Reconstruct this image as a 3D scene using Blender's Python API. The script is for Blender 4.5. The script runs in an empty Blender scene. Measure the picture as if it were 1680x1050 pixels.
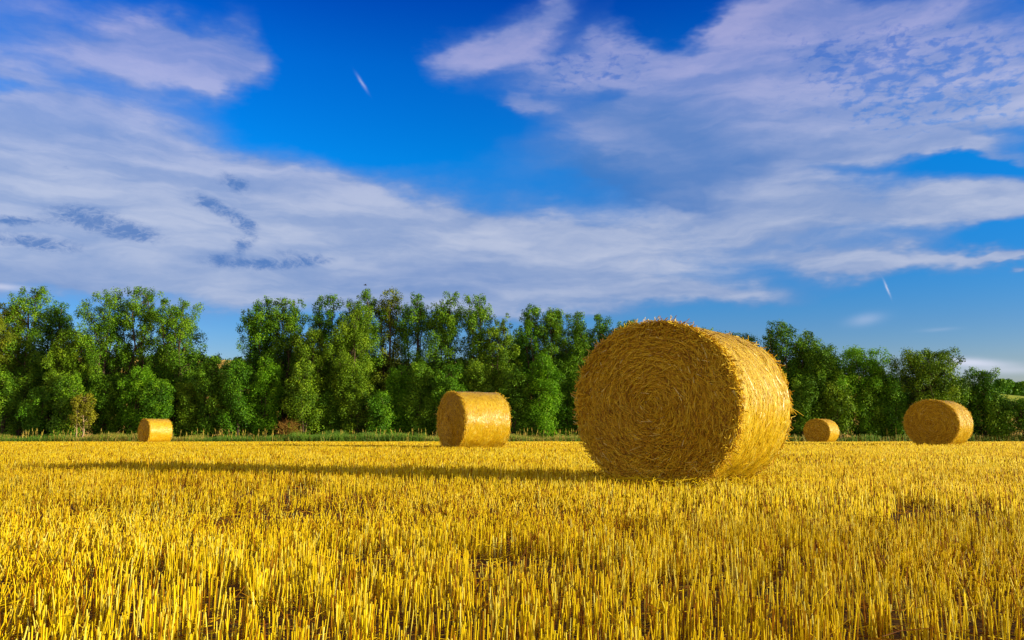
import bpy, math, random
import numpy as np
from mathutils import Vector

# ------------------------------------------------------------------ camera, sky, sun, exposure
SC = bpy.context.scene
COL = SC.collection
F_PX = 1307.0                      # focal length in pixels of the 1680 px wide photograph
TILT = math.radians(7.75)
SUN_EL, SUN_AZ = math.radians(10.5), math.radians(108)     # azimuth clockwise from +Y

cam_d = bpy.data.cameras.new('camera'); cam = bpy.data.objects.new('camera', cam_d); COL.objects.link(cam)
cam_d.sensor_width = 36.0; cam_d.lens = F_PX / 1680 * 36.0; cam_d.clip_start = 0.05; cam_d.clip_end = 3000
cam.location = (0, 0, 0); cam.rotation_euler = (math.pi/2 + TILT, 0, 0)
SC.camera = cam

def ray(px, py):
    u = (px-840)/F_PX; v = (525-py)/F_PX
    c, s = math.cos(TILT), math.sin(TILT)
    return Vector((u, c - v*s, s + v*c))
def at(px, py, y):
    r = ray(px, py); return r*(y/r.y)

def lin(r, g, b):
    f = lambda c: c/12.92 if c <= .04045 else ((c+.055)/1.055)**2.4
    return (f(r/255), f(g/255), f(b/255), 1)

class NT:
    """small helper round a node tree"""
    def __init__(s, nt): s.t = nt; s.n = nt.nodes; s.l = nt.links
    def put(s, sock, v):
        if v is None: return
        if isinstance(v, bpy.types.NodeSocket): s.l.new(v, sock)
        else:
            try: sock.default_value = v
            except Exception: sock.default_value = tuple(v)[:3]
    def math(s, op, a, b=None, c=None, clamp=False):
        n = s.n.new('ShaderNodeMath'); n.operation = op; n.use_clamp = clamp
        for i, v in enumerate((a, b, c)): s.put(n.inputs[i], v)
        return n.outputs[0]
    def vmath(s, op, a, b=None, c=None):
        n = s.n.new('ShaderNodeVectorMath'); n.operation = op
        s.put(n.inputs[0], a)
        if b is not None:
            s.put(n.inputs['Scale'] if op == 'SCALE' else n.inputs[1], b)
        if c is not None: s.put(n.inputs[2], c)
        return n.outputs['Value'] if op in ('LENGTH', 'DOT_PRODUCT') else n.outputs[0]
    def noise(s, vec, scale, detail=4, rough=.55, dist=0, col=False):
        n = s.n.new('ShaderNodeTexNoise'); s.put(n.inputs['Vector'], vec)
        n.inputs['Scale'].default_value = scale; n.inputs['Detail'].default_value = detail
        n.inputs['Roughness'].default_value = rough; n.inputs['Distortion'].default_value = dist
        return n.outputs['Color' if col else 'Fac']
    def mapping(s, vec, loc=(0,0,0), rot=(0,0,0), scale=(1,1,1), kind='POINT'):
        n = s.n.new('ShaderNodeMapping'); n.vector_type = kind; s.put(n.inputs['Vector'], vec)
        n.inputs['Location'].default_value = loc; n.inputs['Rotation'].default_value = rot; n.inputs['Scale'].default_value = scale
        return n.outputs[0]
    def mix(s, f, a, b, blend='MIX'):
        n = s.n.new('ShaderNodeMix'); n.data_type = 'RGBA'; n.blend_type = blend
        s.put(n.inputs[0], f); s.put(n.inputs[6], a); s.put(n.inputs[7], b)
        return n.outputs[2]
    def ramp(s, f, stops, interp='LINEAR'):
        n = s.n.new('ShaderNodeValToRGB'); s.put(n.inputs[0], f); cr = n.color_ramp; cr.interpolation = interp
        while len(cr.elements) < len(stops): cr.elements.new(.5)
        for e, (p, c) in zip(cr.elements, stops):
            e.position = p; e.color = c if hasattr(c, '__len__') else (c, c, c, 1)
        return n.outputs[0]
    def step(s, x, a, b):
        n = s.n.new('ShaderNodeMapRange'); n.interpolation_type = 'SMOOTHSTEP'; s.put(n.inputs[0], x)
        n.inputs[1].default_value = a; n.inputs[2].default_value = b
        return n.outputs[0]

def azel(px, py):
    r = ray(px, py).normalized()
    return math.atan2(r.x, r.y), math.asin(r.z)

def build_world():
    w = bpy.data.worlds.new('World'); SC.world = w; w.use_nodes = True
    nt = w.node_tree; nt.nodes.clear(); N = NT(nt)
    sky = nt.nodes.new('ShaderNodeTexSky'); sky.sky_type = 'NISHITA'; sky.sun_disc = False
    sky.sun_elevation = SUN_EL; sky.sun_rotation = SUN_AZ
    sky.air_density = 1.0; sky.dust_density = 0.3; sky.ozone_density = 3.0
    tc = nt.nodes.new('ShaderNodeTexCoord')
    sep = nt.nodes.new('ShaderNodeSeparateXYZ'); nt.links.new(tc.outputs['Generated'], sep.inputs[0])
    X, Y, Z = sep.outputs
    az = N.math('ARCTAN2', X, Y); el = N.math('ARCSINE', Z)
    comb = nt.nodes.new('ShaderNodeCombineXYZ'); nt.links.new(az, comb.inputs[0]); nt.links.new(el, comb.inputs[1])
    p = comb.outputs[0]
    # wobble the coordinates so that cloud edges are ragged
    def wob(scale, amp, st=(1, 2.2, 1), detail=5, rough=.6):
        c = N.noise(N.mapping(p, scale=st), scale, detail, rough, col=True)
        return N.vmath('MULTIPLY', N.vmath('SUBTRACT', c, (.5, .5, .5)), (amp, amp*.6, 0))
    pw = N.vmath('ADD', p, wob(5, .16))
    pd = N.vmath('ADD', p, wob(42, .026, (1, 1.8, 1), 4, .7))
    def blobs(pp, items):
        sp = nt.nodes.new('ShaderNodeSeparateXYZ'); nt.links.new(pp, sp.inputs[0])
        acc = 0.0
        for (cx, cy, rx, ry, rot, amp) in items:
            a0, e0 = azel(cx, cy); t = math.radians(rot)
            a1, e1 = azel(cx+rx*math.cos(t), cy+rx*math.sin(t))
            a2, e2 = azel(cx-ry*math.sin(t), cy+ry*math.cos(t))
            ang = math.atan2(e1-e0, a1-a0)
            # the running sum rides along as z (scaled away) so that the blobs are evaluated one after another
            cb = nt.nodes.new('ShaderNodeCombineXYZ'); N.put(cb.inputs[0], sp.outputs[0]); N.put(cb.inputs[1], sp.outputs[1]); N.put(cb.inputs[2], acc)
            m = N.mapping(cb.outputs[0], loc=(a0, e0, 0), rot=(0, 0, ang), scale=(math.hypot(a1-a0, e1-e0), math.hypot(a2-a0, e2-e0), 1e6), kind='TEXTURE')
            L = N.vmath('LENGTH', m)
            g = N.math('POWER', .3679, N.math('MULTIPLY', L, L))
            acc = N.math('MULTIPLY_ADD', g, amp, acc)
        return acc
    streak = N.noise(N.mapping(N.vmath('ADD', p, wob(3, .16)), rot=(0, 0, .06), scale=(1.6, 9, 1)), 3.2, 7, .55)
    fine = N.noise(N.mapping(pw, rot=(0, 0, -.25), scale=(1, 2.6, 1)), 9, 7, .6)
    # blue of the clear sky: physical sky, deepened as through a polariser
    hs = nt.nodes.new('ShaderNodeHueSaturation'); hs.inputs['Saturation'].default_value = SKY_SAT
    nt.links.new(sky.outputs[0], hs.inputs['Color'])
    tint = N.ramp(el, SKY_TINT)
    blue = N.mix(1.0, hs.outputs[0], tint, 'MULTIPLY')
    blue = N.vmath('SCALE', blue, SKY_STR)
    # high veil and streaky cirrus
    veil = blobs(pw, [
        (120, 290, 520, 95, 4, 1.15), (520, 350, 380, 62, 8, 1.05), (60, 440, 460, 70, 4, .85), (480, 450, 460, 60, 0, .85), (760, 480, 300, 30, 0, .5),
        (880, 395, 380, 42, 4, .8), (1330, 350, 480, 42, -4, .95), (1100, 470, 350, 22, 3, .75), (1440, 425, 190, 26, 3, 1.0),
        (1640, 345, 160, 45, -4, .9), (1640, 436, 90, 9, 4, .8), (850, 505, 260, 20, -3, .4), (900, 262, 120, 40, -10, .25), (110, 170, 200, 30, 0, .4),
        (60, 50, 230, 70, 10, .62), (20, 105, 90, 24, 22, .5), (335, 95, 105, 50, 8, 1.45), (215, 95, 100, 40, 5, .8), (385, 45, 50, 50, -60, .4),
        (150, 190, 260, 30, 4, .35), (905, 20, 120, 26, -35, .6), (770, 90, 100, 46, -25, .9), (895, 110, 130, 42, 0, .6),
        (1010, 90, 60, 28, 10, .6), (850, 180, 50, 18, 0, .8),
        (1150, 160, 210, 85, 15, 1.15), (1080, 245, 210, 60, 12, 1.0), (1300, 220, 200, 70, -10, .9), (1250, 55, 130, 38, -28, .75),
        (1430, 30, 320, 60, 0, 1.15), (1520, 145, 300, 75, 0, 1.2), (1510, 228, 130, 18, -9, .95), (1640, 245, 80, 14, 8, .5),
        (1620, 200, 140, 12, 0, -.4), (1590, 262, 110, 16, 0, -.5), (1350, 278, 160, 14, -3, -.25),
        (560, 110, 130, 110, 0, -.6), (640, 200, 150, 38, 5, -.75), (1110, 35, 80, 40, -35, -1.1), (1010, 140, 60, 16, -20, -.4), (1540, 490, 250, 30, -3, -.6), (1640, 398, 110, 16, -5, -.5)])
    cells = N.noise(N.mapping(N.vmath('ADD', p, wob(30, .02, (1, 1.5, 1))), rot=(0, 0, .25), scale=(.75, 1.7, 1)), 72, 3, .55)
    mott = blobs(pw, [(1420, 95, 200, 55, 5, 1.0), (1600, 70, 150, 70, 0, .8), (1480, 170, 200, 50, 0, .7), (960, 95, 110, 42, 0, .9), (900, 150, 70, 25, 0, .5)])
    holes = N.math('MULTIPLY', N.step(N.math('MULTIPLY_ADD', N.math('MINIMUM', mott, 1.1), .22, N.math('ADD', cells, N.math('MULTIPLY', fine, .25))), .74, .98), N.math('MINIMUM', mott, .8))
    hi = N.step(el, .47, .24)      # low clouds are whiter, high ones lilac and thinner
    body = N.math('MULTIPLY', veil, N.math('MULTIPLY_ADD', streak, .85, .62))
    body = N.math('MULTIPLY', body, N.math('MULTIPLY_ADD', fine, .65, .72))
    # out of view, a bright warm cloud cover is added as fill light
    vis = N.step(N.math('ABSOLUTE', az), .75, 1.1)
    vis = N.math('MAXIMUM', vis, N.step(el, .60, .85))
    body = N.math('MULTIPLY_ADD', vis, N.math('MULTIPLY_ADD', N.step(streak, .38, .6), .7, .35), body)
    soft = N.math('MULTIPLY', N.step(veil, .12, 1.15), N.math('MULTIPLY_ADD', hi, .22, .50))
    alpha = N.math('MAXIMUM', soft, N.math('MULTIPLY', N.step(body, .12, 1.05), N.math('MULTIPLY_ADD', hi, .17, .72)))
    bright = N.math('MULTIPLY_ADD', fine, .7, N.math('MULTIPLY', N.step(streak, .35, .68), .6))
    bright = N.math('MULTIPLY', N.math('MULTIPLY', bright, N.step(body, .3, 1.15)), 1.0, clamp=True)
    c_lo = N.mix(bright, lin(118, 146, 196), lin(192, 199, 220))
    c_hi = N.mix(bright, lin(92, 130, 198), lin(184, 183, 221))
    cl = N.mix(N.math('MULTIPLY', vis, .85), N.vmath('SCALE', N.mix(hi, c_hi, c_lo), .84), FILL_CLOUD)
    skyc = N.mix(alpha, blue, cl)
    # blue-grey shaded part under the middle cloud
    skyc = N.mix(holes, skyc, N.mix(.22, blue, cl))
    sh = N.math('MINIMUM', blobs(pw, [(1055, 298, 120, 28, 8, 1.5), (1100, 220, 190, 68, 10, .80), (1250, 265, 120, 25, -10, .3), (700, 460, 220, 22, 3, .4), (60, 455, 200, 40, 0, .3)]), .75)
    skyc = N.mix(sh, skyc, lin(62, 112, 178))
    # small dark cloud scraps
    dk = blobs(pd, [(385, 300, 30, 13, 20, 1.2), (345, 335, 36, 12, 25, 1.2), (400, 366, 28, 13, 30, 1.1), (396, 402, 22, 16, -30, 1.0), (430, 433, 75, 10, 0, 1.2),
                    (352, 425, 30, 11, 10, .6), (520, 426, 34, 8, -5, .8), (470, 415, 30, 8, 8, .6), (140, 355, 70, 20, 10, 1.1), (215, 382, 55, 14, 8, 1.2), (20, 362, 50, 9, 0, 1.2), (40, 395, 80, 14, 5, .9),
                    (110, 278, 16, 5, 10, .5), (90, 405, 60, 10, 8, .5)])
    dkn = N.noise(N.mapping(pw, scale=(1, 1.9, 1)), 62, 6, .7)
    dka = N.math('MULTIPLY', N.step(N.math('MULTIPLY', dk, N.math('MULTIPLY_ADD', dkn, 3.2, -.62)), .12, 1.35), .80)
    skyc = N.mix(dka, skyc, lin(62, 108, 172))
    # vapour scraps
    tr = blobs(N.vmath('ADD', p, wob(40, .004)), [(594, 136, 13, 2.2, 57, .36), (1455, 473, 12, 1.6, 66, .6), 
                                                  (1420, 524, 28, 9, -10, .25), (1590, 595, 70, 7, 3, .8), (1640, 608, 90, 6, 0, .4), (0, 470, 40, 5, 4, .5), (1540, 541, 28, 3, -4, .12)])
    skyc = N.mix(N.math('MINIMUM', tr, .8), skyc, lin(205, 208, 226))
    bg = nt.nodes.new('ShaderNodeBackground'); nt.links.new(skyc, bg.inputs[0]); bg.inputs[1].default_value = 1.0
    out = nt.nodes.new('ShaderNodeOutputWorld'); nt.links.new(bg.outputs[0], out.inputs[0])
    w.cycles.sampling_method = 'MANUAL'; w.cycles.sample_map_resolution = 512

FILL_CLOUD = (.78, .585, .425, 1); SKY_SAT = 1.35; SKY_STR = 0.12  # first: warm colour of the added out-of-view cloud that brightens the shade
SKY_TINT = [(0.0, (1.05, .78, 1.0, 1)), (.078, (.92, .84, 1.10, 1)), (.12, (.72, .84, 1.20, 1)), (.20, (.34, .95, 1.45, 1)), (.33, (.05, 1.25, 1.85, 1)), (.44, (.03, .95, 1.75, 1)), (.53, (.02, .50, 1.45, 1))]
build_world()

sun_d = bpy.data.lights.new('sun', 'SUN'); sun_d.energy = 5.0; sun_d.angle = math.radians(.55); sun_d.color = (1.0, .88, .66)
sun = bpy.data.objects.new('sun', sun_d); COL.objects.link(sun)
S = Vector((math.sin(SUN_AZ)*math.cos(SUN_EL), math.cos(SUN_AZ)*math.cos(SUN_EL), math.sin(SUN_EL)))
sun.rotation_euler = S.to_track_quat('Z', 'Y').to_euler(); sun.location = S*50

SC.view_settings.view_transform = 'Standard'; SC.view_settings.look = 'None'
SC.view_settings.exposure = 0.28; SC.view_settings.gamma = 1.0
SC.render.engine = 'CYCLES'
SC.cycles.max_bounces = 6; SC.cycles.diffuse_bounces = 3; SC.cycles.glossy_bounces = 2; SC.cycles.transmission_bounces = 3
SC.cycles.transparent_max_bounces = 4

# ------------------------------------------------------------------ helpers
def tag(o, label=None, cat=None, group=None, kind=None):
    for k, v in (('label', label), ('category', cat), ('group', group), ('kind', kind)):
        if v: o[k] = v
    return o
def empty(name, loc, rz=0):
    o = bpy.data.objects.new(name, None); COL.objects.link(o); o.location = loc; o.rotation_euler = (0, 0, rz)
    o.empty_display_size = .2
    return o

class Geo:
    """collects vertices, faces (3 or 4 corners), a random value per vertex and a material slot per face"""
    def __init__(s): s.v = []; s.f = []; s.r = []; s.m = []; s.n = 0
    def add(s, V, Fc, rnd=0.0, slot=0):
        V = np.asarray(V, np.float32).reshape(-1, 3); Fc = np.asarray(Fc, np.int32)
        s.v.append(V); s.f.append(Fc + s.n)
        s.r.append(np.broadcast_to(np.asarray(rnd, np.float32), (len(V),)).copy())
        s.m.append(np.full(len(Fc), slot, np.int32)); s.n += len(V)
    def build(s, name, mats, parent=None, smooth=True):
        me = bpy.data.meshes.new(name)
        V = np.concatenate(s.v); R = np.concatenate(s.r)
        me.vertices.add(len(V)); me.vertices.foreach_set('co', V.ravel())
        tot = np.concatenate([np.full(len(f), f.shape[1], np.int32) for f in s.f])
        st = np.concatenate([[0], np.cumsum(tot)[:-1]]).astype(np.int32)
        loops = np.concatenate([f.ravel() for f in s.f]).astype(np.int32)
        me.loops.add(len(loops)); me.loops.foreach_set('vertex_index', loops)
        me.polygons.add(len(tot)); me.polygons.foreach_set('loop_start', st); me.polygons.foreach_set('loop_total', tot)
        me.polygons.foreach_set('material_index', np.concatenate(s.m))
        me.polygons.foreach_set('use_smooth', np.full(len(tot), smooth, bool))
        a = me.attributes.new('rnd', 'FLOAT', 'POINT'); a.data.foreach_set('value', R)
        me.update(calc_edges=True)
        for m in (mats if isinstance(mats, (list, tuple)) else [mats]): me.materials.append(m)
        o = bpy.data.objects.new(name, me); COL.objects.link(o)
        if parent: o.parent = parent
        return o

def unit(a): return a/np.maximum(np.linalg.norm(a, axis=-1, keepdims=True), 1e-9)
def frames(D):
    ref = np.where(np.abs(D[:, 2:3]) > .9, np.array([[1., 0, 0]]), np.array([[0, 0, 1.]]))
    U = unit(np.cross(D, ref)); W = np.cross(D, U); return U, W
def tubes(geo, A, B, ra, rb, n=3, rnd=0.0, slot=0, cap=False, mid=None):
    """straight (or once bent, through mid) tapering straws from A to B"""
    K = len(A)
    if K == 0: return
    ra = np.broadcast_to(np.asarray(ra, float), (K,)); rb = np.broadcast_to(np.asarray(rb, float), (K,))
    rnd = np.broadcast_to(np.asarray(rnd, float), (K,))
    D = unit(B-A); U, W = frames(D)
    ang = np.arange(n)*2*np.pi/n
    ring = np.cos(ang)[None, :, None]*U[:, None, :] + np.sin(ang)[None, :, None]*W[:, None, :]
    pts = [(A, ra)] + ([(mid, (ra+rb)/2)] if mid is not None else []) + [(B, rb)]
    rings = np.stack([P[:, None, :] + ring*r[:, None, None] for P, r in pts], 1)   # K, S, n, 3
    Sg = len(pts)
    V = rings.reshape(K*Sg*n, 3)
    base = (np.arange(K)*Sg*n)[:, None]
    quads = []
    for s_ in range(Sg-1):
        for i in range(n):
            j = (i+1) % n
            quads.append(np.stack([base[:, 0]+s_*n+i, base[:, 0]+s_*n+j, base[:, 0]+(s_+1)*n+j, base[:, 0]+(s_+1)*n+i], 1))
    geo.add(V, np.concatenate(quads), np.repeat(rnd, Sg*n), slot)
    if cap:
        C = rings[:, -1]  # K,n,3
        V2 = C.reshape(K*n, 3); b = np.arange(K)*n
        tri = [np.stack([b, b+i, b+i+1], 1) for i in range(1, n-1)]
        geo.add(V2, np.concatenate(tri), np.repeat(np.minimum(rnd+.15, 1), n), slot)
def strips(geo, A, Mi, B, Nrm, w, rnd, slot=0):
    """flattened straws lying on a surface: two quads from A over Mi to B, facing Nrm"""
    K = len(A); T = unit(B-A); S_ = unit(np.cross(T, Nrm))*np.broadcast_to(w, (K,))[:, None]
    V = np.stack([A-S_, A+S_, Mi-S_, Mi+S_, B-S_, B+S_], 1).reshape(-1, 3); i = np.arange(K)*6
    geo.add(V, np.concatenate([np.stack([i, i+1, i+3, i+2], 1), np.stack([i+2, i+3, i+5, i+4], 1)]), np.repeat(rnd, 6), slot)
def path_tube(geo, pts, rad, n=6, rnd=0.5, slot=0):
    pts = np.asarray(pts, float); rad = np.asarray(rad, float); S_ = len(pts)
    T = unit(np.gradient(pts, axis=0)); U, W = frames(T)
    ang = np.arange(n)*2*np.pi/n
    V = (pts[:, None] + rad[:, None, None]*(np.cos(ang)[None, :, None]*U[:, None] + np.sin(ang)[None, :, None]*W[:, None])).reshape(-1, 3)
    q = [[s_*n+i, s_*n+(i+1) % n, (s_+1)*n+(i+1) % n, (s_+1)*n+i] for s_ in range(S_-1) for i in range(n)]
    geo.add(V, q, rnd, slot)
def vnoise(x, y, seed=0):
    """smooth value noise 0..1 on arrays"""
    def h(i, j):
        t = (i*374761393 + j*668265263 + seed*1442695041) & 0xffffffff
        t = ((t ^ (t >> 13))*1274126177) & 0xffffffff
        return ((t ^ (t >> 16)) & 0xffff)/65535.
    x = np.asarray(x, float); y = np.asarray(y, float)
    i = np.floor(x).astype(np.int64); j = np.floor(y).astype(np.int64); u = x-i; v = y-j
    u = u*u*(3-2*u); v = v*v*(3-2*v)
    return (h(i, j)*(1-u)+h(i+1, j)*u)*(1-v) + (h(i, j+1)*(1-u)+h(i+1, j+1)*u)*v

# ------------------------------------------------------------------ materials
def new_mat(name):
    m = bpy.data.materials.new(name); m.use_nodes = True; m.node_tree.nodes.clear(); return m, NT(m.node_tree)
def finish(m, N, shader, disp=None):
    out = N.n.new('ShaderNodeOutputMaterial'); N.l.new(shader, out.inputs[0])
def principled(N, color, rough=.6, spec=.4, normal=None):
    b = N.n.new('ShaderNodeBsdfPrincipled'); N.put(b.inputs['Base Color'], color); N.put(b.inputs['Roughness'], rough)
    N.put(b.inputs['Specular IOR Level'], spec)
    if normal is not None: N.l.new(normal, b.inputs['Normal'])
    return b.outputs[0]
def bump(N, h, strength=.5, dist=.01):
    b = N.n.new('ShaderNodeBump'); b.inputs['Strength'].default_value = strength; b.inputs['Distance'].default_value = dist
    N.l.new(h, b.inputs['Height']); return b.outputs[0]
def attr(N, name='rnd'):
    a = N.n.new('ShaderNodeAttribute'); a.attribute_name = name; return a.outputs['Fac']
def obj_co(N): return N.n.new('ShaderNodeTexCoord').outputs['Object']
def translucent_mix(N, sh, color, fac):
    t = N.n.new('ShaderNodeBsdfTranslucent'); N.put(t.inputs[0], color)
    mx = N.n.new('ShaderNodeMixShader'); mx.inputs[0].default_value = fac
    N.l.new(sh, mx.inputs[1]); N.l.new(t.outputs[0], mx.inputs[2]); return mx.outputs[0]

def straw_mat(name, stops, rough=.45, spec=.45, trans=0.0, patch=.0, seed=0):
    m, N = new_mat(name)
    c = N.ramp(attr(N), stops)
    if patch:
        n = N.noise(N.mapping(obj_co(N), loc=(seed, 0, 0)), .35, 3, .5)
        c = N.mix(N.math('MULTIPLY', N.step(n, .35, .7), patch), c, N.mix(1, c, (1.0, .80, .55, 1), 'MULTIPLY'))
    sh = principled(N, c, rough, spec)
    if trans: sh = translucent_mix(N, sh, c, trans)
    finish(m, N, sh); return m

M = {}
M['stubble'] = straw_mat('stubble_straw', [(0, (.18, .05, .002, 1)), (.25, (.42, .18, .003, 1)), (.50, (.88, .63, .006, 1)), (.88, (.93, .72, .008, 1)), (1, (.94, .86, .18, 1))], .45, .10, .08, .3)
M['bale_straw'] = straw_mat('bale_straw', [(0, (.34, .14, .006, 1)), (.26, (.70, .40, .010, 1)), (.58, (.92, .64, .020, 1)), (.90, (.90, .66, .05, 1)), (1, (.94, .80, .26, 1))], .5, .25, .0)
M['wrap_straw'] = straw_mat('wrapped_straw', [(0, (.46, .22, .004, 1)), (.4, (.76, .47, .006, 1)), (.8, (.85, .60, .010, 1)), (1, (.90, .76, .14, 1))], .36, .55, .0)

def soil_mat():
    m, N = new_mat('stubble_soil')
    co = obj_co(N)
    a = N.noise(co, 14, 8, .7); b = N.noise(N.mapping(co, scale=(1, 3, 1)), 60, 3, .6)
    c = N.mix(N.step(a, .35, .65), (.035, .015, .007, 1), (.10, .048, .012, 1))
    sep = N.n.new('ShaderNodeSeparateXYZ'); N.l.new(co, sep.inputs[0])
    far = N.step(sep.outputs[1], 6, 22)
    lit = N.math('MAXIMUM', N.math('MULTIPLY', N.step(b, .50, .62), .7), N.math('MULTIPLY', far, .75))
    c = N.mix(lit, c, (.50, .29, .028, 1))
    finish(m, N, principled(N, c, .9, .1, bump(N, a, .6, .04))); return m
def hill_mat():
    m, N = new_mat('hill_fields')
    co = obj_co(N)
    sep = N.n.new('ShaderNodeSeparateXYZ'); N.l.new(co, sep.inputs[0])
    nx = N.math('MULTIPLY_ADD', N.noise(co, .02, 3), 60, sep.outputs[0])
    g = N.step(nx, 95, 125)
    st = N.noise(N.mapping(co, scale=(.03, .6, 1)), 1, 4, .6)
    yel = N.mix(st, (.70, .42, .04, 1), (.88, .62, .12, 1))
    grn = N.mix(N.step(N.noise(N.mapping(co, scale=(.05, .4, 1)), 1, 3), .4, .6), (.22, .30, .02, 1), (.48, .52, .03, 1))
    finish(m, N, principled(N, N.mix(g, yel, grn), .9, .1)); return m
def verge_mat():
    m, N = new_mat('verge_grass')
    c = N.ramp(attr(N), [(0, (.07, .17, .006, 1)), (.45, (.18, .38, .012, 1)), (.7, (.36, .46, .02, 1)), (.85, (.50, .38, .04, 1)), (1, (.75, .56, .12, 1))])
    finish(m, N, translucent_mix(N, principled(N, c, .55, .3), c, .3)); return m
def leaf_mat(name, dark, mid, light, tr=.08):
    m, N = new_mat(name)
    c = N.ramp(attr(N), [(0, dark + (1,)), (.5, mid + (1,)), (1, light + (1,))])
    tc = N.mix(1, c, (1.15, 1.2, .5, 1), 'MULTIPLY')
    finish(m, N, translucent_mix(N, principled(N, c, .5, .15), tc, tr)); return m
def bark_mat(name, a, b):
    m, N = new_mat(name)
    n = N.noise(N.mapping(obj_co(N), scale=(6, 6, 1.2)), 3, 5, .65)
    finish(m, N, principled(N, N.mix(N.step(n, .3, .7), a + (1,), b + (1,)), .85, .2, bump(N, n, .6, .03))); return m
M['soil'] = soil_mat(); M['hill'] = hill_mat(); M['verge'] = verge_mat()
M['leaf_mid'] = leaf_mat('leaves_mid_green', (0.035, 0.1, 0.003), (0.11, 0.26, 0.008), (0.3, 0.5, 0.018))
M['leaf_olive'] = leaf_mat('leaves_olive', (.04, .10, .003), (.14, .27, .008), (.33, .48, .016))
M['leaf_cool'] = leaf_mat('leaves_blue_green', (.026, .09, .003), (.085, .24, .006), (.24, .45, .014))
M['leaf_bright'] = leaf_mat('leaves_bright_green', (0.05, 0.14, 0.004), (0.15, 0.37, 0.01), (0.34, 0.6, 0.02), .35)
M['leaf_brown'] = leaf_mat('leaves_browned', (.05, .09, .004), (.16, .23, .01), (.34, .38, .02))
M['leaf_gold'] = leaf_mat('leaves_golden', (0.1, 0.1, 0.006), (0.24, 0.25, 0.012), (0.44, 0.42, 0.024))
M['twig_dry'] = leaf_mat('dry_twigs', (.16, .075, .014), (.32, .17, .024), (.50, .29, .05), .05)
M['bark'] = bark_mat('grey_brown_bark', (.05, .035, .02), (.16, .11, .065))
M['bark_pale'] = bark_mat('pale_bark', (.30, .20, .09), (.58, .42, .22))
M['bird'] = bark_mat('dark_feathers', (.010, .010, .012), (.03, .03, .035))

# ------------------------------------------------------------------ ground and hill
def ground_z(x, y):
    x = np.asarray(x, float); y = np.asarray(y, float)
    s = np.log1p(np.exp(np.clip((y-21)/3.0, -30, 30)))*3.0
    z = -.515 - .0148*s
    z = z + .018*(vnoise(x*.35+7, y*.35, 3)-.5)
    return z
def hill_z(x, y):
    base = ground_z(x, np.minimum(y, 70))
    t = np.clip((y-72)/150., 0, 1.15); t = t*t*(3-2*np.minimum(t, 1.15))
    a = x/np.maximum(y, 1)
    crest = .083 - .046*np.clip((a-.30)/.38, 0, 1) + .004*np.sin(a*9)
    return base + t*(crest*222 + 1.0)

xs = np.concatenate([np.arange(-60, -20, 4), np.arange(-20, 20.1, 1.0), np.arange(24, 64, 4)]); ys = np.concatenate([np.arange(-14, 30, .8), np.arange(30, 72.1, 2)])
GX, GY = np.meshgrid(xs, ys); g = Geo(); nx, ny = len(xs), len(ys)
idx = np.arange(nx*ny).reshape(ny, nx)
fq = np.stack([idx[:-1, :-1], idx[:-1, 1:], idx[1:, 1:], idx[1:, :-1]], -1).reshape(-1, 4)
g.add(np.stack([GX, GY, ground_z(GX, GY)], -1), fq); tag(g.build('field_ground', M['soil']), kind='structure')
xs = np.linspace(-420, 420, 160); ys = np.concatenate([np.linspace(68, 260, 60), np.linspace(280, 1200, 12)])
GX, GY = np.meshgrid(xs, ys); g = Geo(); nx, ny = len(xs), len(ys); idx = np.arange(nx*ny).reshape(ny, nx)
fq = np.stack([idx[:-1, :-1], idx[:-1, 1:], idx[1:, 1:], idx[1:, :-1]], -1).reshape(-1, 4)
HZ = hill_z(GX, GY) - np.clip(GY-240, 0, 1000)*.01 - .05
g.add(np.stack([GX, GY, HZ], -1), fq); tag(g.build('hill', M['hill']), kind='structure')
# the wide plain under everything else, so that the land reaches the horizon
g = Geo(); q = 1500
for (x0, x1, y0, y1) in ((-q, -60, -q, 70), (60, q, -q, 70), (-60, 60, -q, -14)):
    g.add([(x0, y0, -1.3), (x1, y0, -1.3), (x1, y1, -1.3), (x0, y1, -1.3)], [[0, 1, 2, 3]])
tag(g.build('surrounding_land', M['hill']), kind='structure')

# ------------------------------------------------------------------ bales (position first: the stubble keeps clear of them)
BALES = [  # name label, x, y, phi, R, L, face straws, side straws, fringe, straw radius
    dict(label='largest round straw bale standing closest, shaggy spiral end towards the field', x=1.60, y=7.45, phi=38, R=.765, L=1.20, nf=26000, ns=52000, nr=2000, r=.0034),
    dict(label='mid-field round straw bale left of the largest one, its glossy side lit', x=-.945, y=19.7, phi=59.5, R=.75, L=1.22, nf=9000, ns=14000, nr=900, r=.0036),
    dict(label='small distant round straw bale at the far left below the big leafy tree', x=-20.4, y=46.0, phi=42, R=.75, L=1.28, nf=3500, ns=2500, nr=350, r=.008),
    dict(label='smallest far bale just right of the largest bale, shaded round end facing us', x=17.7, y=46.0, phi=46, R=.75, L=1.2, nf=3500, ns=2500, nr=350, r=.008),
    dict(label='round straw bale near the right edge in front of the dark rounded bush', x=12.9, y=24.3, phi=47, R=.75, L=1.2, nf=8000, ns=12000, nr=800, r=.004),
]
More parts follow.
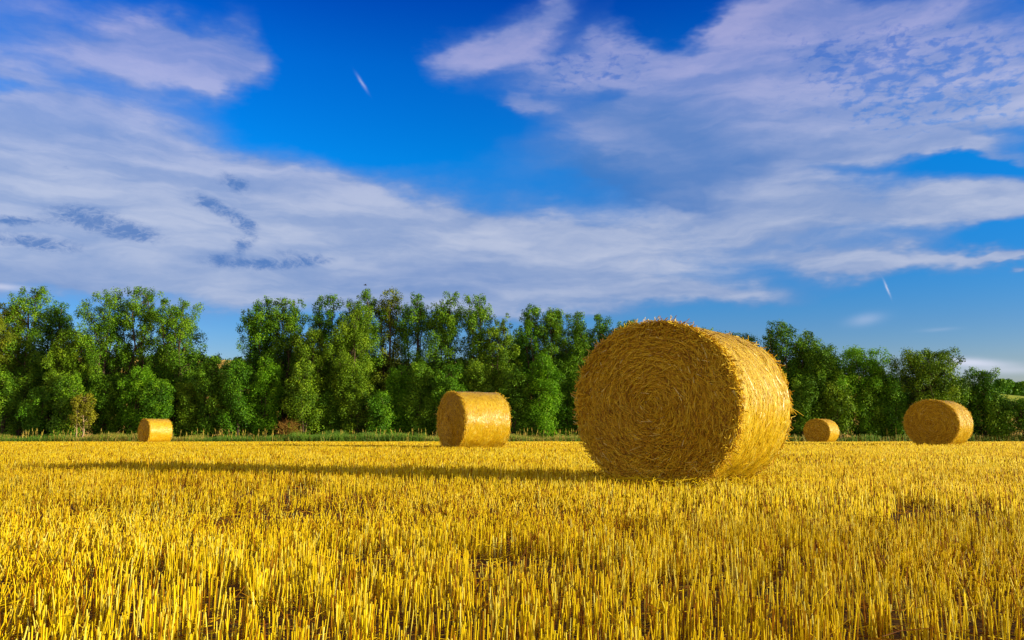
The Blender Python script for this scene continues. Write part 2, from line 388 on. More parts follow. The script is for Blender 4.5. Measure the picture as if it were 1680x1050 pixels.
def bale(b, seed):
    rng = np.random.default_rng(seed)
    R, L, sr = b['R'], b['L'], b['r']
    zc = R*.975
    root = empty('straw_bale', (b['x'], b['y'], float(ground_z(b['x'], b['y']))-.005), -math.radians(b['phi']))
    tag(root, b['label'], 'straw bale', 'round straw bales on the stubble field')
    def sag(P):   # slight squash under its own weight, flattened foot
        P = P.copy(); z = P[:, 2]/R
        P[:, 0] *= 1.035 - .02*z; P[:, 2] = np.where(z < -.9, -(.9+(-z-.9)*.55)*R, np.where(z > .55, (.55+(z-.55)*.845)*R, P[:, 2]))
        P[:, 2] += zc; return P
    def rad(a, y):   # uneven barrel
        e = np.abs(y)/(L/2)
        return R*(1 + .012*(vnoise(a*3+50, y*3+seed, 5)-.5)*2 + .010*(vnoise(a*9+90, y*9, 6)-.5)*2 - .030*np.clip((e-.86)/.14, 0, 1)**2)
    # side, wound straw under net wrap
    g = Geo(); na, nl = 160, 30
    A = np.linspace(0, 2*np.pi, na, endpoint=False); Yv = np.linspace(-L/2+.01, L/2-.01, nl)
    AA, YY = np.meshgrid(A, Yv); a_ = np.abs(((AA+np.pi) % (2*np.pi))-np.pi)
    RR = rad(a_, YY)
    V = np.stack([RR*np.cos(AA), YY, RR*np.sin(AA)], -1).reshape(-1, 3)
    i0 = np.arange(na*nl).reshape(nl, na); i1 = np.roll(i0, -1, 1)
    g.add(sag(V), np.stack([i0[:-1], i0[1:], i1[1:], i1[:-1]], -1).reshape(-1, 4), 0.5, 0)
    n = b['ns']; a = rng.uniform(0, 2*np.pi, n); y = rng.uniform(-L/2+.02, L/2-.02, n)
    ln = rng.uniform(.012, .045, n)*(1+.3*(sr > .003)); th = rng.normal(0, .45, n)
    off = sr*rng.uniform(.3, 1.6, n)
    def surf(a, y, off):
        am = np.abs(((a+np.pi) % (2*np.pi))-np.pi); r = rad(am, y)+off
        return np.stack([r*np.cos(a), y, r*np.sin(a)], -1)
    P0 = surf(a-ln*np.cos(th)/R, y-ln*np.sin(th), off); P1 = surf(a+ln*np.cos(th)/R, y+ln*np.sin(th), off)
    Pm = surf(a, y, off)
    Nr = unit(np.stack([np.cos(a), 0*a, np.sin(a)], -1) + rng.normal(0, .20, (n, 3)))
    strips(g, sag(P0), sag(Pm), sag(P1), Nr, sr*(.55 if b['ns'] > 20000 else .75), np.clip(rng.beta(1.5, 1.3, n)+.2*(vnoise(a*2.5+9, y*4+5, 71)-.5), 0, 1), 1)
    g.build('wrapped_side', [M['bale_side'], M['wrap_straw']], root)
    # two wound ends
    for sgn in (-1, 1):
        g = Geo(); nr_, na = 26, 120
        rr = np.linspace(0, 1, nr_)**.8*R*.985; A = np.linspace(0, 2*np.pi, na, endpoint=False)
        AA, RR = np.meshgrid(A, rr)
        dome = .035*(1-(RR/R)**2) + .012*(vnoise(RR*14+np.cos(AA)*3+20, np.sin(AA)*3+20, 8)-.5)
        V = np.stack([RR*np.cos(AA), sgn*(L/2-.03+dome), RR*np.sin(AA)], -1).reshape(-1, 3)
        i0 = np.arange(na*nr_).reshape(nr_, na); i1 = np.roll(i0, -1, 1)
        g.add(sag(V), np.stack([i0[:-1], i1[:-1], i1[1:], i0[1:]], -1).reshape(-1, 4), .2, 1)
        n = b['nf'] if sgn < 0 else max(1200, b['nf']//6)
        r = np.sqrt(rng.uniform(0, 1, n))*R*.985; a = rng.uniform(0, 2*np.pi, n)
        edge = np.clip((r/R-.80)/.2, 0, 1)
        ln = rng.uniform(.015, .065, n)*(1+.7*edge)*np.clip(r/.15, .4, 1)
        swirl = .12 + .9*(vnoise(a*2.5+r*6+10, r*14+3, 9)-.5) + rng.normal(0, .46+.4*edge, n)
        tilt = rng.normal(.03, .10+.14*edge, n)
        T = np.stack([-np.sin(a), 0*a, np.cos(a)], -1); Ra = np.stack([np.cos(a), 0*a, np.sin(a)], -1); Nn = np.array([[0, sgn, 0.]])
        D = unit(T*np.cos(swirl)[:, None] - Ra*np.sin(swirl)[:, None] + Nn*tilt[:, None])
        ring = .5+.5*np.sin(r*2*np.pi/.055 + 2.5*vnoise(a*3+5, r*4, 2)*2)
        depth = .035*(1-(r/R)**2) - .03 + .016*ring + rng.uniform(-.006, .016, n) + .02*edge*rng.uniform(0, 1, n)
        Cc = Ra*r[:, None] + Nn*(L/2+depth)[:, None]
        keep = np.linalg.norm((Cc+D*ln[:, None])[:, [0, 2]], axis=1) < R*1.03
        bend = Ra*(ln**2/np.maximum(r, .12)/2)[:, None]*.45
        A0, B0, Mi = (Cc-D*ln[:, None])[keep], (Cc+D*ln[:, None])[keep], (Cc+bend)[keep]
        k = len(A0); rn = np.clip(rng.beta(1.1, 2.0, k)+.16*(vnoise(a[keep]*3, r[keep]*12, 4)-.5) + (rng.random(k) < .06)*.4, 0, 1)
        tubes(g, sag(A0), sag(B0), sr*rng.uniform(.6, 1.2, k), sr*.8, 3, rn, 0, mid=sag(Mi))
        # loose fringe round the rim of this end
        small = b['nr'] < 500
        if not small: end = g.build('wound_end', [M['bale_straw'], M['bale_end']], root); g = Geo()
        n = b['nr'] if sgn < 0 else b['nr']//2
        a = rng.uniform(0, 2*np.pi, n); r = R*rng.normal(.975, .03, n); r = np.minimum(r, R*1.01)
        Ra = np.stack([np.cos(a), 0*a, np.sin(a)], -1); T = np.stack([-np.sin(a), 0*a, np.cos(a)], -1)
        D = unit(T*rng.normal(0, 1.0, n)[:, None] + Ra*rng.normal(.0, .30, n)[:, None] + Nn*rng.normal(.1, .5, n)[:, None])
        Cc = Ra*r[:, None] + Nn*(L/2 - rng.uniform(-.02, .05, n))[:, None]
        ln = rng.uniform(.015, .058, n)*(1+1.2*(rng.random(n) < .03))
        B0 = Cc + D*ln[:, None]*1.2; Mi = Cc + D*(ln*.45)[:, None] + rng.normal(0, .006, (n, 3))
        P0 = sag(Cc - D*(ln*.5)[:, None]); P1 = sag(B0); ok = (P1[:, 2] > .0)
        tubes(g, P0[ok], P1[ok], sr*1.05, sr*.9, 3, rng.beta(2.6, 1.8, ok.sum()), 0, mid=sag(Mi)[ok])
        if small: g.build('wound_end', [M['bale_straw'], M['bale_end']], root)
        else: g.build('loose_fringe', M['bale_straw'], end)
    return root

def bale_side_mat():
    m, N = new_mat('wrapped_bale_side')
    co = obj_co(N)
    sep = N.n.new('ShaderNodeSeparateXYZ'); N.l.new(co, sep.inputs[0])
    zz = N.math('SUBTRACT', sep.outputs[2], .73)
    an = N.math('ARCTAN2', zz, sep.outputs[0])
    comb = N.n.new('ShaderNodeCombineXYZ'); N.l.new(N.math('MULTIPLY', an, .75), comb.inputs[0]); N.l.new(sep.outputs[1], comb.inputs[1])
    fib = N.noise(N.mapping(comb.outputs[0], scale=(1, 5.5, 1)), 30, 6, .65, .6)
    big = N.noise(comb.outputs[0], 6, 4, .6)
    c = N.ramp(N.math('MULTIPLY_ADD', big, .35, N.math('MULTIPLY', fib, .75)), [(.3, (.44, .20, .004, 1)), (.5, (.66, .38, .008, 1)), (.72, (.76, .52, .02, 1))])
    finish(m, N, principled(N, c, N.math('MULTIPLY_ADD', fib, .3, .25), .5, bump(N, fib, .8, .012))); return m
def bale_end_mat():
    m, N = new_mat('bale_end_depths')
    n = N.noise(obj_co(N), 40, 4, .6)
    finish(m, N, principled(N, N.mix(n, (.28, .12, .008, 1), (.62, .34, .018, 1)), .8, .2)); return m
M['bale_side'] = bale_side_mat(); M['bale_end'] = bale_end_mat()
for i, b in enumerate(BALES): bale(b, 11+i)

# ------------------------------------------------------------------ stubble
rng = np.random.default_rng(5)
def sector(d0, d1, dens, margin=1.12):
    """random points on the field between two depths, as far out sideways as a camera a step aside could see"""
    hw = .6427*margin
    area = hw*(d1*d1-d0*d0) + 4.8*(d1-d0)
    n = int(area*dens*1.06)
    y = np.sqrt(rng.uniform(d0*d0, d1*d1, n)); x = rng.uniform(-1, 1, n)*(hw*y+2.4)
    return x, y
def clear_of_bales(x, y):
    ok = np.ones(len(x), bool)
    for b in BALES:
        ph = math.radians(b['phi']); dx, dy = x-b['x'], y-b['y']
        ax = dx*math.sin(ph)+dy*math.cos(ph); pr = dx*math.cos(ph)-dy*math.sin(ph)
        ok &= ~((np.abs(ax) < b['L']/2+.01) & (np.abs(pr) < .34))
    return ok
def rows(x, y, spacing=.13, jit=.018):
    """pull points onto drilled rows running across the view"""
    t = math.radians(7); u = x*math.cos(t)+y*math.sin(t); v = -x*math.sin(t)+y*math.cos(t)
    v = (np.round(v/spacing+.25*(vnoise(u*.6, v*.6, 12)-.5)))*spacing + rng.normal(0, jit, len(x))
    return u*math.cos(t)-v*math.sin(t), u*math.sin(t)+v*math.cos(t)
def messy(x, y):
    """patches where the stems are knocked about (wheel marks, headland)"""
    return np.clip((vnoise(x*.55+31, y*.45+2, 21)-.62)*3.5, 0, 1) + np.clip((-.45*y-x-.0)/.6, 0, 1)*np.clip((3.4-y)/.8, 0, 1)
def stubble(name_geo, d0, d1, clumps, per, r, n, h=.108, cap=False, hj=.03, spread=.012):
    x, y = sector(d0, d1, clumps); x, y = rows(x, y)
    gap = vnoise(x*1.7+3, y*2.3+9, 33)*.6 + vnoise(x*6, y*6, 34)*.4
    ok = (gap > .35) & clear_of_bales(x, y); x, y = x[ok], y[ok]
    K = len(x)
    lean0 = rng.normal(0, .06, (K, 2)); mess = messy(x, y)
    hh = h*(.86+.30*vnoise(x*.8, y*.8, 41))
    X = np.repeat(x, per); Y = np.repeat(y, per); T = len(X)
    X = X + rng.normal(0, spread, T); Y = Y + rng.normal(0, spread*1.2, T)
    me = np.repeat(mess, per)
    lean = np.repeat(lean0, per, 0) + rng.normal(0, 1, (T, 2))*(.055+.24*me)[:, None]
    wild = rng.random(T) < .025; lean[wild] += rng.normal(0, .5, (wild.sum(), 2))
    H = np.repeat(hh, per) + rng.normal(0, hj, T)*.55; H = np.maximum(H*(1-.25*me*rng.random(T)), .05)
    short = rng.random(T) < .16; H[short] *= rng.uniform(.4, .8, short.sum())
    z = ground_z(X, Y)
    A = np.stack([X, Y, z-.01], -1); D = np.stack([lean[:, 0]+.015, lean[:, 1], np.ones(T)], -1); D = unit(D)
    B = A + D*(H+.01)[:, None]
    rn = np.clip(rng.beta(1.5, .95, T) + .25*(np.repeat(vnoise(x*2, y*2, 51), per)-.5), 0, .93)
    pale = rng.random(T) < .02; rn[pale] = 1.0
    rr = r*rng.uniform(.65, 1.25, T)
    tubes(name_geo, A, B, rr*1.05, rr*.95, n, rn, 0, cap)
def litter(geo, d0, d1, dens, r, ln=(.04, .16), zoff=(.004, .03), steep=.12):
    x, y = sector(d0, d1, dens); n = len(x); th = rng.uniform(0, 2*np.pi, n); l = rng.uniform(*ln, n)
    z = ground_z(x, y)+rng.uniform(*zoff, n)
    D = unit(np.stack([np.cos(th), np.sin(th), rng.normal(0, steep, n)], -1)); C = np.stack([x, y, z], -1)
    A, B = C-D*l[:, None]/2, C+D*l[:, None]/2
    low = ground_z(B[:, 0], B[:, 1])+.002; B[:, 2] = np.maximum(B[:, 2], low); A[:, 2] = np.maximum(A[:, 2], ground_z(A[:, 0], A[:, 1])+.002)
    mid = (A+B)/2 + rng.normal(0, .006, (n, 3)); tubes(geo, A, B, r, r*.8, 3, rng.beta(1.2, 3.4, n), 0, mid=mid)
g = Geo()
stubble(g, .6, 4.2, 420, 4, .00155, 5, cap=True, spread=.013, h=.089)
litter(g, .7, 4.5, 420, .0015)
litter(g, .7, 6.0, 40, .0012, (.05, .14), (.04, .09), .7)
tag(g.build('stubble_straw', M['stubble']), 'cut golden straw stubble standing in the foreground', 'stubble', kind='stuff')
g = Geo()
stubble(g, 4.2, 10, 350, 3, .0021, 3, cap=True, spread=.016, h=.096)
litter(g, 4.5, 10, 120, .0026)
b0 = BALES[0]; n = 2600; ph = math.radians(b0['phi'])      # straw fallen round the foot of the nearest bale
u_ = rng.uniform(-.85, .85, n); v_ = rng.normal(0, .36, n); v_ = np.where(np.abs(u_) < .62, np.sign(v_)*np.maximum(np.abs(v_), .30), v_)
X_ = b0['x']+u_*math.sin(ph)+v_*math.cos(ph); Y_ = b0['y']+u_*math.cos(ph)-v_*math.sin(ph); th = rng.uniform(0, 2*np.pi, n)
D_ = unit(np.stack([np.cos(th), np.sin(th), rng.normal(0, .45, n)], -1)); C_ = np.stack([X_, Y_, ground_z(X_, Y_)+rng.uniform(.02, .105, n)], -1); l_ = rng.uniform(.03, .09, n)[:, None]
tubes(g, C_-D_*l_, C_+D_*l_, .0026, .0022, 3, rng.beta(2, 1.5, n), 0)
tag(g.build('stubble_straw', M['stubble']), 'golden stubble around the largest bale', 'stubble', kind='stuff')
g = Geo()
stubble(g, 10, 22, 190, 3, .0034, 3, spread=.03, h=.10)
tag(g.build('stubble_straw', M['stubble']), 'golden stubble of the middle of the field', 'stubble', kind='stuff')
g = Geo()
stubble(g, 22, 55.0, 38, 3, .0085, 3, spread=.05, h=.115)
tag(g.build('stubble_straw', M['stubble']), 'golden stubble of the far field up to the trees', 'stubble', kind='stuff')

# ------------------------------------------------------------------ verge
g = Geo(); n = 42000
x = rng.uniform(-44, 46, n); y = rng.uniform(54.6, 58.6, n)
pxx = x/y*F_PX+840
hgt = .30 + .55*vnoise(x*.9, y*.5, 61)**1.3 + .15*rng.random(n)
straw_w = np.clip(vnoise(x*.45+9, y*.3, 62)*1.6-.55, 0, 1)
straw_w = np.where((pxx > 480) & (pxx < 700), straw_w*.15, straw_w); hgt = np.where((pxx > 480) & (pxx < 700), hgt+.12, hgt*.85)
rn = np.where(rng.random(n) < straw_w*.8, rng.uniform(.72, 1, n), rng.beta(2, 2, n)*.62)
z = ground_z(x, y)
A = np.stack([x, y, z-.02], -1); D = unit(np.stack([rng.normal(0, .22, n), rng.normal(0, .22, n), np.ones(n)], -1)); B = A + D*hgt[:, None]
mid = (A+B)/2 - np.stack([D[:, 0], D[:, 1], 0*x], -1)*(hgt*.15)[:, None]
tubes(g, A, B, .017, .004, 3, rn, 0, mid=mid)
n = 520; x = rng.uniform(-40, 42, n); y = rng.uniform(54.8, 57.5, n); h_ = rng.uniform(.45, 1.05, n); A = np.stack([x, y, ground_z(x, y)], -1)
D = unit(np.stack([rng.normal(0, .12, n), rng.normal(0, .12, n), np.ones(n)], -1)); B = A+D*h_[:, None]
tubes(g, A, B, .013, .007, 3, rng.uniform(.8, 1, n), 0); tubes(g, B-D*.16, B+D*.05, .028, .006, 4, rng.uniform(.78, .95, n), 0)
tag(g.build('verge_grass', M['verge']), 'rough green and tan grass along the foot of the trees', 'grass', kind='stuff')

# ------------------------------------------------------------------ trees
def leaves(geo, C, Nrm, size, rnd, rng):
    """one small pointed quad per leaf"""
    n = len(C); Nrm = unit(Nrm + rng.normal(0, .42, (n, 3)))
    U, W = frames(Nrm); t = rng.uniform(0, 2*np.pi, n)[:, None]
    a = U*np.cos(t)+W*np.sin(t); b = -U*np.sin(t)+W*np.cos(t)
    s = (size*rng.uniform(.65, 1.3, n))[:, None]
    V = np.stack([C-a*s, C-b*s*.55+Nrm*s*.12, C+a*s, C+b*s*.55+Nrm*s*.12], 1).reshape(-1, 3)
    i = np.arange(n)*4
    geo.add(V, np.stack([i, i+1, i+2, i+3], 1), np.repeat(rnd, 4))
def puff_leaves(geo, centres, radii, per, size, rng, up=1.25, tone=None):
    for k, (c, r) in enumerate(zip(centres, radii)):
        n = max(12, int(per*(r/.6)**2))
        d = unit(rng.normal(0, 1, (n, 3)))
        # sprigs: pull leaves towards a few directions so that the puff is ragged
        sp = unit(rng.normal(0, 1, (7, 3)) + np.array([0, 0, .5])); j = rng.integers(0, 7, n)
        d = unit(d + sp[j]*.9)
        rr = r*np.clip(rng.normal(.80, .20, n), .1, 1.35)
        P = c + d*rr[:, None]*np.array([1, 1, up])
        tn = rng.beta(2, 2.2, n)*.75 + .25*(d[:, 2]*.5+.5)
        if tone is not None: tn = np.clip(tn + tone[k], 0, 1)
        leaves(geo, P, d*.8+np.array([0, 0, .35]), size, tn, rng)

def tree(name, label, px, top, y, halfw, limbs=1.15, cat='tree', leaf='leaf_mid', stems=4, base=.25, dens=1.0, seed=0, foot=722, puff=.50, size=.062,
         profile=None, group='trees and bushes of the tree row', bark='bark', gap=0.0, lean=0.0):
    """halfw in photo pixels; stems rise from one stool, limbs carry leaf puffs inside the crown's outline"""
    rng = np.random.default_rng(1000+seed)
    xz = at(px, top, y); X = xz.x; z0 = float(ground_z(X, y)) if y < 70 else float(hill_z(X, y)); H = xz.z - z0; hw = halfw/F_PX*y
    root = empty(name, (X, y, z0)); tag(root, label, cat, group)
    prof = profile or (lambda t: np.interp(t, [0, .25, .5, .75, 1], [.8, 1, 1, .82, .35]))
    wood = Geo(); cs, rs = [], []
    for s in range(stems):
        a = 2*np.pi*(s+rng.uniform(-.3, .3))/stems; off = hw*(.50 if stems > 1 else .05)*rng.uniform(.7, 1.1)
        hs = H*(1.0 if s == 0 else rng.uniform(.80, .985))
        if s == 0: off *= .25
        tipx, tipy = off*np.cos(a)+lean*H, off*np.sin(a)*.8
        t = np.linspace(0, 1, 9)
        wob = rng.normal(0, .05*hw, (9, 2)); wob[0] = 0
        P = np.stack([tipx*t**.8 + .15*np.cos(a)*(1-t) + wob[:, 0], tipy*t**.8 + .15*np.sin(a)*(1-t) + wob[:, 1], t*hs-.1*(t == 0)], -1)
        r0 = .013*H*(1 if s == 0 else .75)
        path_tube(wood, P, r0*(1-t)**.8+.012, 6)
        nl = int((9+11*H/10)*limbs)
        for q in range(nl):
            tt = base + (1-base)*((q+rng.random())/nl)**.9
            if gap and abs(tt-gap) < .07 and rng.random() < .6: continue
            p0 = np.array([np.interp(tt, t, P[:, i]) for i in range(3)])
            w = hw*float(prof(p0[2]/H))
            aa = rng.uniform(0, 2*np.pi)
            reach = max(.15, w*rng.uniform(.45, 1.0))
            # limb end stays within the outline measured from the tree's axis
            e = np.array([np.cos(aa)*reach, np.sin(aa)*reach, 0])
            e[0] = np.clip(p0[0]*.6+e[0]*.8, -w, w); e[1] = np.clip(p0[1]*.6+e[1]*.8, -w, w)
            rise = reach*rng.uniform(.35, 1.1)*(1 if tt > .3 else .5)
            e[2] = min(p0[2]+rise, H*.99)
            pm = (p0+e)/2 + np.array([0, 0, -.12*reach])
            path_tube(wood, [p0, pm, e], [max(.012, r0*.38*(1-tt)+.012), .016, .007], 4)
            rr = puff*rng.uniform(.5, 1.2)*(.5+.6*min(1, w/hw))*(1-.2*tt)
            cs.append(e); rs.append(rr)
            if rng.random() < .75: cs.append(pm + rng.normal(0, .18, 3)*puff*2 + np.array([0, 0, .2])); rs.append(rr*.8)
        for q in range(6):   # leader tip
            cs.append(P[-1]+np.array([rng.normal(0, .06+.07*q), rng.normal(0, .06+.07*q), -.30*q])); rs.append(puff*(.26+.10*q))
    cs = np.array(cs); rs = np.array(rs)
    crown = Geo(); tone = rng.normal(-.04, .16, len(cs))
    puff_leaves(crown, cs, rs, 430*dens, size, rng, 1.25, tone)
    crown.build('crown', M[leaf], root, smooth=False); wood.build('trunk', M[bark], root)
    return root
round_prof = lambda t: np.interp(t, [0, .3, .6, .85, 1], [.85, 1, .95, .7, .25])
bush_prof = lambda t: np.interp(t, [0, .3, .7, 1], [.9, 1, .8, .35])

T_ = 'tree'
TREES = [
 # name, label, px, top, y, halfw, kwargs
 ('broadleaf_tree', 'brownish green tree cut by the left edge of the photo', 4, 500, 61, 42, dict(leaf='leaf_brown', stems=5)),
 ('broadleaf_tree', 'tallest pointed tree near the left edge with a narrow top', 52, 476, 62, 40, dict(leaf='leaf_mid', stems=4)),
 ('broadleaf_tree', 'slim dark blue green tree on the right shoulder of the leftmost clump', 98, 500, 64, 26, dict(leaf='leaf_cool', stems=4)),
 ('broadleaf_tree', 'low light green tree filling the dip before the big leafy clump', 122, 548, 60, 34, dict(leaf='leaf_olive', stems=5)),
 ('broadleaf_tree', 'left stem of the big leafy clump, square shouldered top', 176, 486, 61, 44, dict(leaf='leaf_mid', stems=4)),
 ('broadleaf_tree', 'highest middle tree of the big leafy clump above the small left bale', 236, 477, 62, 44, dict(leaf='leaf_mid', stems=4)),
 ('broadleaf_tree', 'right tree of the big leafy clump, next to the open sky gap', 295, 496, 61, 36, dict(leaf='leaf_mid', stems=5)),
 ('broadleaf_tree', 'blue green tree right of the open sky gap, ragged left side', 432, 494, 62, 34, dict(leaf='leaf_cool', stems=5)),
 ('broadleaf_tree', 'leafy tree with twin tops just right of the blue green one', 478, 494, 62, 34, dict(leaf='leaf_mid', stems=5)),
 ('broadleaf_tree', 'narrow olive tree above and right of the dry bush', 513, 548, 60, 26, dict(leaf='leaf_olive', stems=4)),
 ('broadleaf_tree', 'slim tree with a single point standing between two wider ones', 541, 489, 63, 28, dict(leaf='leaf_cool', stems=4)),
 ('broadleaf_tree', 'light olive tree in front of the taller row, brown trunk showing', 578, 512, 60, 32, dict(leaf='leaf_olive', stems=5)),
 ('broadleaf_tree', 'tall broad tree with a bushy top below the flying bird', 598, 484, 63, 36, dict(leaf='leaf_mid', stems=5)),
 ('broadleaf_tree', 'tall thin tree with brownish leaves and sky showing through', 641, 478, 63, 26, dict(leaf='leaf_brown', stems=4, gap=.62, dens=.8)),
 ('broadleaf_tree', 'airy tree with thin bare stems and sky between them', 681, 484, 63, 30, dict(leaf='leaf_cool', stems=5, gap=.6, dens=.8)),
 ('broadleaf_tree', 'bushy tree standing behind and left of the mid-field bale', 732, 484, 62, 30, dict(leaf='leaf_mid', stems=5, gap=.6)),
 ('broadleaf_tree', 'tree right above the mid-field bale with two plumes', 783, 490, 62, 30, dict(leaf='leaf_mid', stems=5, gap=.58, dens=.85)),
 ('broadleaf_tree', 'shorter olive tree sloping down right of the mid-field bale', 822, 527, 61, 28, dict(leaf='leaf_olive', stems=4)),
 ('broadleaf_tree', 'low thin dark tree in the dip between the clumps', 848, 545, 64, 24, dict(leaf='leaf_cool', stems=4, dens=.8)),
 ('broadleaf_tree', 'dark green tree with a flat twin top right of the dip', 874, 507, 62, 26, dict(leaf='leaf_cool', stems=4, gap=.6)),
 ('broadleaf_tree', 'pointed tree midway between the dip and the largest bale', 907, 507, 62, 26, dict(leaf='leaf_mid', stems=4)),
 ('broadleaf_tree', 'leafy tree partly behind the left shoulder of the largest bale', 945, 516, 62, 28, dict(leaf='leaf_mid', stems=4)),
 ('broadleaf_tree', 'tree whose top just clears the upper left of the largest bale', 980, 517, 63, 26, dict(leaf='leaf_cool', stems=4)),
 ('broadleaf_tree', 'tree standing behind the top left of the largest bale', 1026, 530, 62, 32, dict(leaf='leaf_mid')),
 ('broadleaf_tree', 'tree standing behind the middle of the largest bale', 1085, 540, 62, 36, dict(leaf='leaf_olive')),
 ('broadleaf_tree', 'tree standing behind the top right of the largest bale', 1150, 545, 61, 36, dict(leaf='leaf_mid')),
 ('broadleaf_tree', 'tree standing behind the right rim of the largest bale', 1212, 555, 60, 36, dict(leaf='leaf_cool')),
 ('broadleaf_tree', 'slender airy tree rising just right of the largest bale', 1276, 530, 58, 30, dict(leaf='leaf_cool', stems=5, dens=.7, puff=.42)),
 ('broadleaf_tree', 'small spiky tree between the airy one and the bright green bush', 1322, 548, 58, 28, dict(leaf='leaf_mid', stems=5, dens=.8, puff=.45)),
 ('broadleaf_tree', 'low dark tree above the smallest far bale', 1348, 570, 57, 26, dict(leaf='leaf_mid', stems=5)),
 ('broadleaf_tree', 'rounded bright green tree lit by the sun on the right', 1398, 578, 57, 46, dict(leaf='leaf_bright', stems=5, profile=round_prof, base=.1, puff=.55)),
 ('broadleaf_tree', 'low green tree on the right flank of the bright rounded one', 1437, 606, 57, 26, dict(leaf='leaf_mid', stems=5, profile=round_prof, base=.1)),
 ('round_bush', 'large rounded olive bush with spiky top above the right bale', 1522, 582, 56, 58, dict(leaf='leaf_olive', stems=7, profile=round_prof, base=.1, puff=.5, cat='bush')),
 ('round_bush', 'spiky dark bush right of the right bale', 1606, 612, 56, 32, dict(leaf='leaf_cool', stems=5, profile=round_prof, base=.1, puff=.42, cat='bush')),
 ('round_bush', 'dark green bush with a lit edge, second from the right edge', 1636, 650, 55.5, 22, dict(leaf='leaf_mid', stems=4, profile=round_prof, base=.05, puff=.45, cat='bush')),
 ('round_bush', 'darkest low bush cut by the right edge of the photo', 1684, 662, 55, 32, dict(leaf='leaf_cool', stems=4, profile=round_prof, base=.05, puff=.45, cat='bush')),
]
for i, (nm, lb, px, top, y, hw, kw) in enumerate(TREES):
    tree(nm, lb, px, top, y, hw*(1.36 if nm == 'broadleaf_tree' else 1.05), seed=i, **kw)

# hedge of bushes at the foot of the trees
BUSHES = [
 (12, 612, 44, 'leaf_mid', 'low bush at the left edge under the brownish tree'),
 (72, 640, 34, 'leaf_cool', 'dark blue green bush left of the golden sapling'),
 (118, 622, 34, 'leaf_mid', 'dark bush behind the golden sapling'),
 (175, 628, 34, 'leaf_mid', 'green bush just right of the golden sapling'),
 (228, 612, 36, 'leaf_bright', 'fresh green bush directly above the small left bale'),
 (262, 640, 30, 'leaf_cool', 'dark bush touching the right of the small left bale'),
 (312, 632, 34, 'leaf_olive', 'olive bush below the left end of the sky gap'),
 (348, 588, 32, 'leaf_mid', 'bush topping out in the middle of the sky gap'),
 (392, 596, 32, 'leaf_cool', 'bush at the right end of the sky gap'),
 (385, 650, 28, 'leaf_olive', 'small low olive bush under the sky gap'),
 (440, 600, 34, 'leaf_bright', 'bright bush left of the dry brown bush'),
 (500, 612, 36, 'leaf_olive', 'olive bush right behind the dry brown bush'),
 (545, 645, 28, 'leaf_mid', 'dark bush behind the tall green verge grass'),
 (585, 618, 32, 'leaf_olive', 'bush under the light olive tree'),
 (625, 655, 26, 'leaf_cool', 'low dark bush in a hollow of the hedge'),
 (655, 612, 28, 'leaf_bright', 'fresh green bush left of the mid-field bale'),
 (692, 605, 28, 'leaf_mid', 'bush touching the left of the mid-field bale'),
 (738, 600, 34, 'leaf_cool', 'bush showing above the left half of the mid-field bale'),
 (785, 598, 34, 'leaf_olive', 'bush showing above the right half of the mid-field bale'),
 (846, 610, 34, 'leaf_mid', 'bush immediately right of the mid-field bale'),
 (893, 590, 34, 'leaf_bright', 'bright green bush midway between the two nearest bales'),
 (925, 640, 30, 'leaf_cool', 'dark bush touching the left of the largest bale'),
 (965, 600, 30, 'leaf_mid', 'bush mostly hidden by the left of the largest bale'),
 (1318, 620, 32, 'leaf_mid', 'bush behind and left of the smallest far bale'),
 (1370, 622, 30, 'leaf_olive', 'bush behind and right of the smallest far bale'),
 (1420, 640, 28, 'leaf_mid', 'bush under the bright rounded tree'),
 (1462, 624, 26, 'leaf_cool', 'very dark bush left of the right bale'),
 (1565, 640, 30, 'leaf_mid', 'bush behind the right bale'),
]
for i, (px, top, hw, lf, lb) in enumerate(BUSHES):
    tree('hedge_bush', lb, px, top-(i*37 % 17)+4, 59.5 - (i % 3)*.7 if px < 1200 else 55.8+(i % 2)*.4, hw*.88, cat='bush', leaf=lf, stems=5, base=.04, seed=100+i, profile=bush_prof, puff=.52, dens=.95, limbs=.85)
# second line behind, that closes the view under the crowns
BACK = [(30, 600), (85, 592), (140, 596), (200, 590), (262, 592), (330, 600), (400, 606), (462, 590), (522, 600), (575, 590), (630, 608), (690, 612), (745, 606), (805, 600), (858, 592), (915, 592), (960, 590), (1050, 600), (1170, 605), (1300, 600), (1350, 612), (1450, 640), (1500, 630), (1560, 640)]
BACKL = ['dark bush deep in the row behind %s' % w for w in (
 'the brownish tree at the left edge', 'the narrow pointed left tree', 'the golden sapling', 'the left part of the big leafy clump', 'the right part of the big leafy clump', 'the left end of the sky gap', 'the right end of the sky gap',
 'the twin topped tree', 'the single pointed slim tree', 'the light olive tree', 'the thin brownish tree', 'the airy bare stemmed tree', 'the left of the mid-field bale', 'the right of the mid-field bale', 'the low thin tree of the dip',
 'the pointed tree past the dip', 'the left shoulder of the largest bale', 'the face of the largest bale', 'the lit side of the largest bale', 'the slender airy tree', 'the low tree over the smallest far bale', 'the very dark bush left of the right bale', 'the large rounded olive bush', 'the right bale')]
for i, ((px, top), lb) in enumerate(zip(BACK, BACKL)):
    tree('hedge_bush', lb, px, top-(12 if px < 1200 else 0), 66 if px < 1200 else 60, 54 if px < 1500 else 34, limbs=.8, cat='bush', leaf=('leaf_mid', 'leaf_cool')[i % 2], stems=5, base=.05, seed=200+i, profile=bush_prof, puff=.62, dens=.8, size=.09)

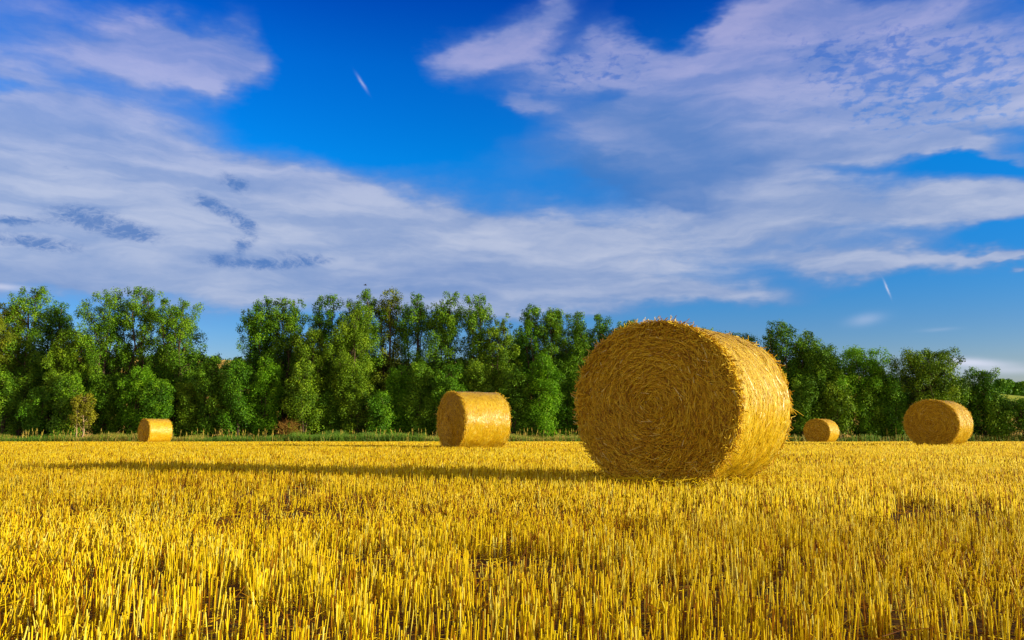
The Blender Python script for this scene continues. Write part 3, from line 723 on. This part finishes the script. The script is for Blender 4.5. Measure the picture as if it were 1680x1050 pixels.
# golden sapling with pale forked stems
tree('golden_sapling', 'golden yellow sapling with pale forked stems at the field edge', 136, 650, 56.8, 22, cat='sapling', leaf='leaf_gold', stems=3, base=.30, seed=400, puff=.34, dens=.75, bark='bark_pale',
     profile=lambda t: np.interp(t, [0, .35, .7, 1], [.3, .9, 1, .5]), group=None)

def dry_bush():
    rng = np.random.default_rng(77); y = 57.2; c = at(474, 722, y); z0 = float(ground_z(c.x, y))
    root = empty('dry_bush', (c.x, y, z0)); tag(root, 'dry brown leafless bush of bent twigs at the foot of the trees', 'bush')
    g = Geo(); H = 1.75
    for k in range(95):
        a = rng.uniform(0, 2*np.pi); r = rng.uniform(.2, 1.15); h = H*rng.uniform(.45, 1)*(1-.25*(r/1.15)**2)
        t = np.linspace(0, 1, 5)
        P = np.stack([np.cos(a)*r*t**1.3, np.sin(a)*r*.7*t**1.3, h*np.sin(t*1.45)], -1)+rng.normal(0, .03, (5, 3))*t[:, None]
        path_tube(g, P, .020*(1-t)+.006, 3, rng.random())
        n = 9; s = rng.integers(2, 5, n); A = P[s]; D = unit(rng.normal(0, 1, (n, 3))+np.array([np.cos(a)*.4, 0, .2]))
        tubes(g, A, A+D*rng.uniform(.12, .42, n)[:, None], .008, .004, 3, rng.random(n))
    g.build('twigs', M['twig_dry'], root)
dry_bush()

# far trees on the crest of the right hand hill
for i, (px, top, hw, lb) in enumerate([(1645, 628, 13, 'tiny dark round tree on the crest of the green hill'), (1668, 635, 6, 'tiny shrub left of another on the green hill crest'), (1677, 633, 7, 'tiny shrub on the green hill crest at the right edge')]):
    tree('distant_tree', lb, px, top, 215, hw, leaf='leaf_cool', stems=4, base=.05, seed=500+i, puff=1.0, size=.30, dens=.5, profile=round_prof, group='far trees on the hill')

# ------------------------------------------------------------------ bird
def bird():
    p = at(599.5, 468, 90); root = empty('bird', p, math.radians(25)); tag(root, 'tiny dark bird flying above the trees', 'bird')
    g = Geo(); t = np.linspace(0, 1, 9)
    path_tube(g, np.stack([(t-.5)*.34, 0*t, .02*np.sin(t*3)], -1), .045*np.sin(np.clip(t, .04, .97)*np.pi)**.7+.004, 8); body = g.build('body', M['bird'], root)
    for s in (-1, 1):
        g = Geo(); V = []
        for (y, x0, x1, z) in ((0, -.06, .07, .01), (.10, -.05, .08, .09), (.20, -.07, .04, .12), (.32, -.14, -.10, .10)):
            V += [(x0, s*y, z), (x1, s*y, z), (x1, s*y, z-.008), (x0, s*y, z-.008)]
        Fq = [[a*4+k, a*4+(k+1) % 4, (a+1)*4+(k+1) % 4, (a+1)*4+k] for a in range(3) for k in range(4)] + [[12, 13, 14, 15]]
        g.add(V, Fq, .5); g.build('wing', M['bird'], root)
    g = Geo(); g.add([(-.15, -.012, .0), (-.15, .012, .0), (-.25, .045, .0), (-.25, -.045, .0), (-.15, -.012, .01), (-.15, .012, .01), (-.25, .045, .008), (-.25, -.045, .008)],
                     [[0, 1, 2, 3], [7, 6, 5, 4], [0, 4, 5, 1], [1, 5, 6, 2], [2, 6, 7, 3], [3, 7, 4, 0]], .5); g.build('tail', M['bird'], root)
bird()
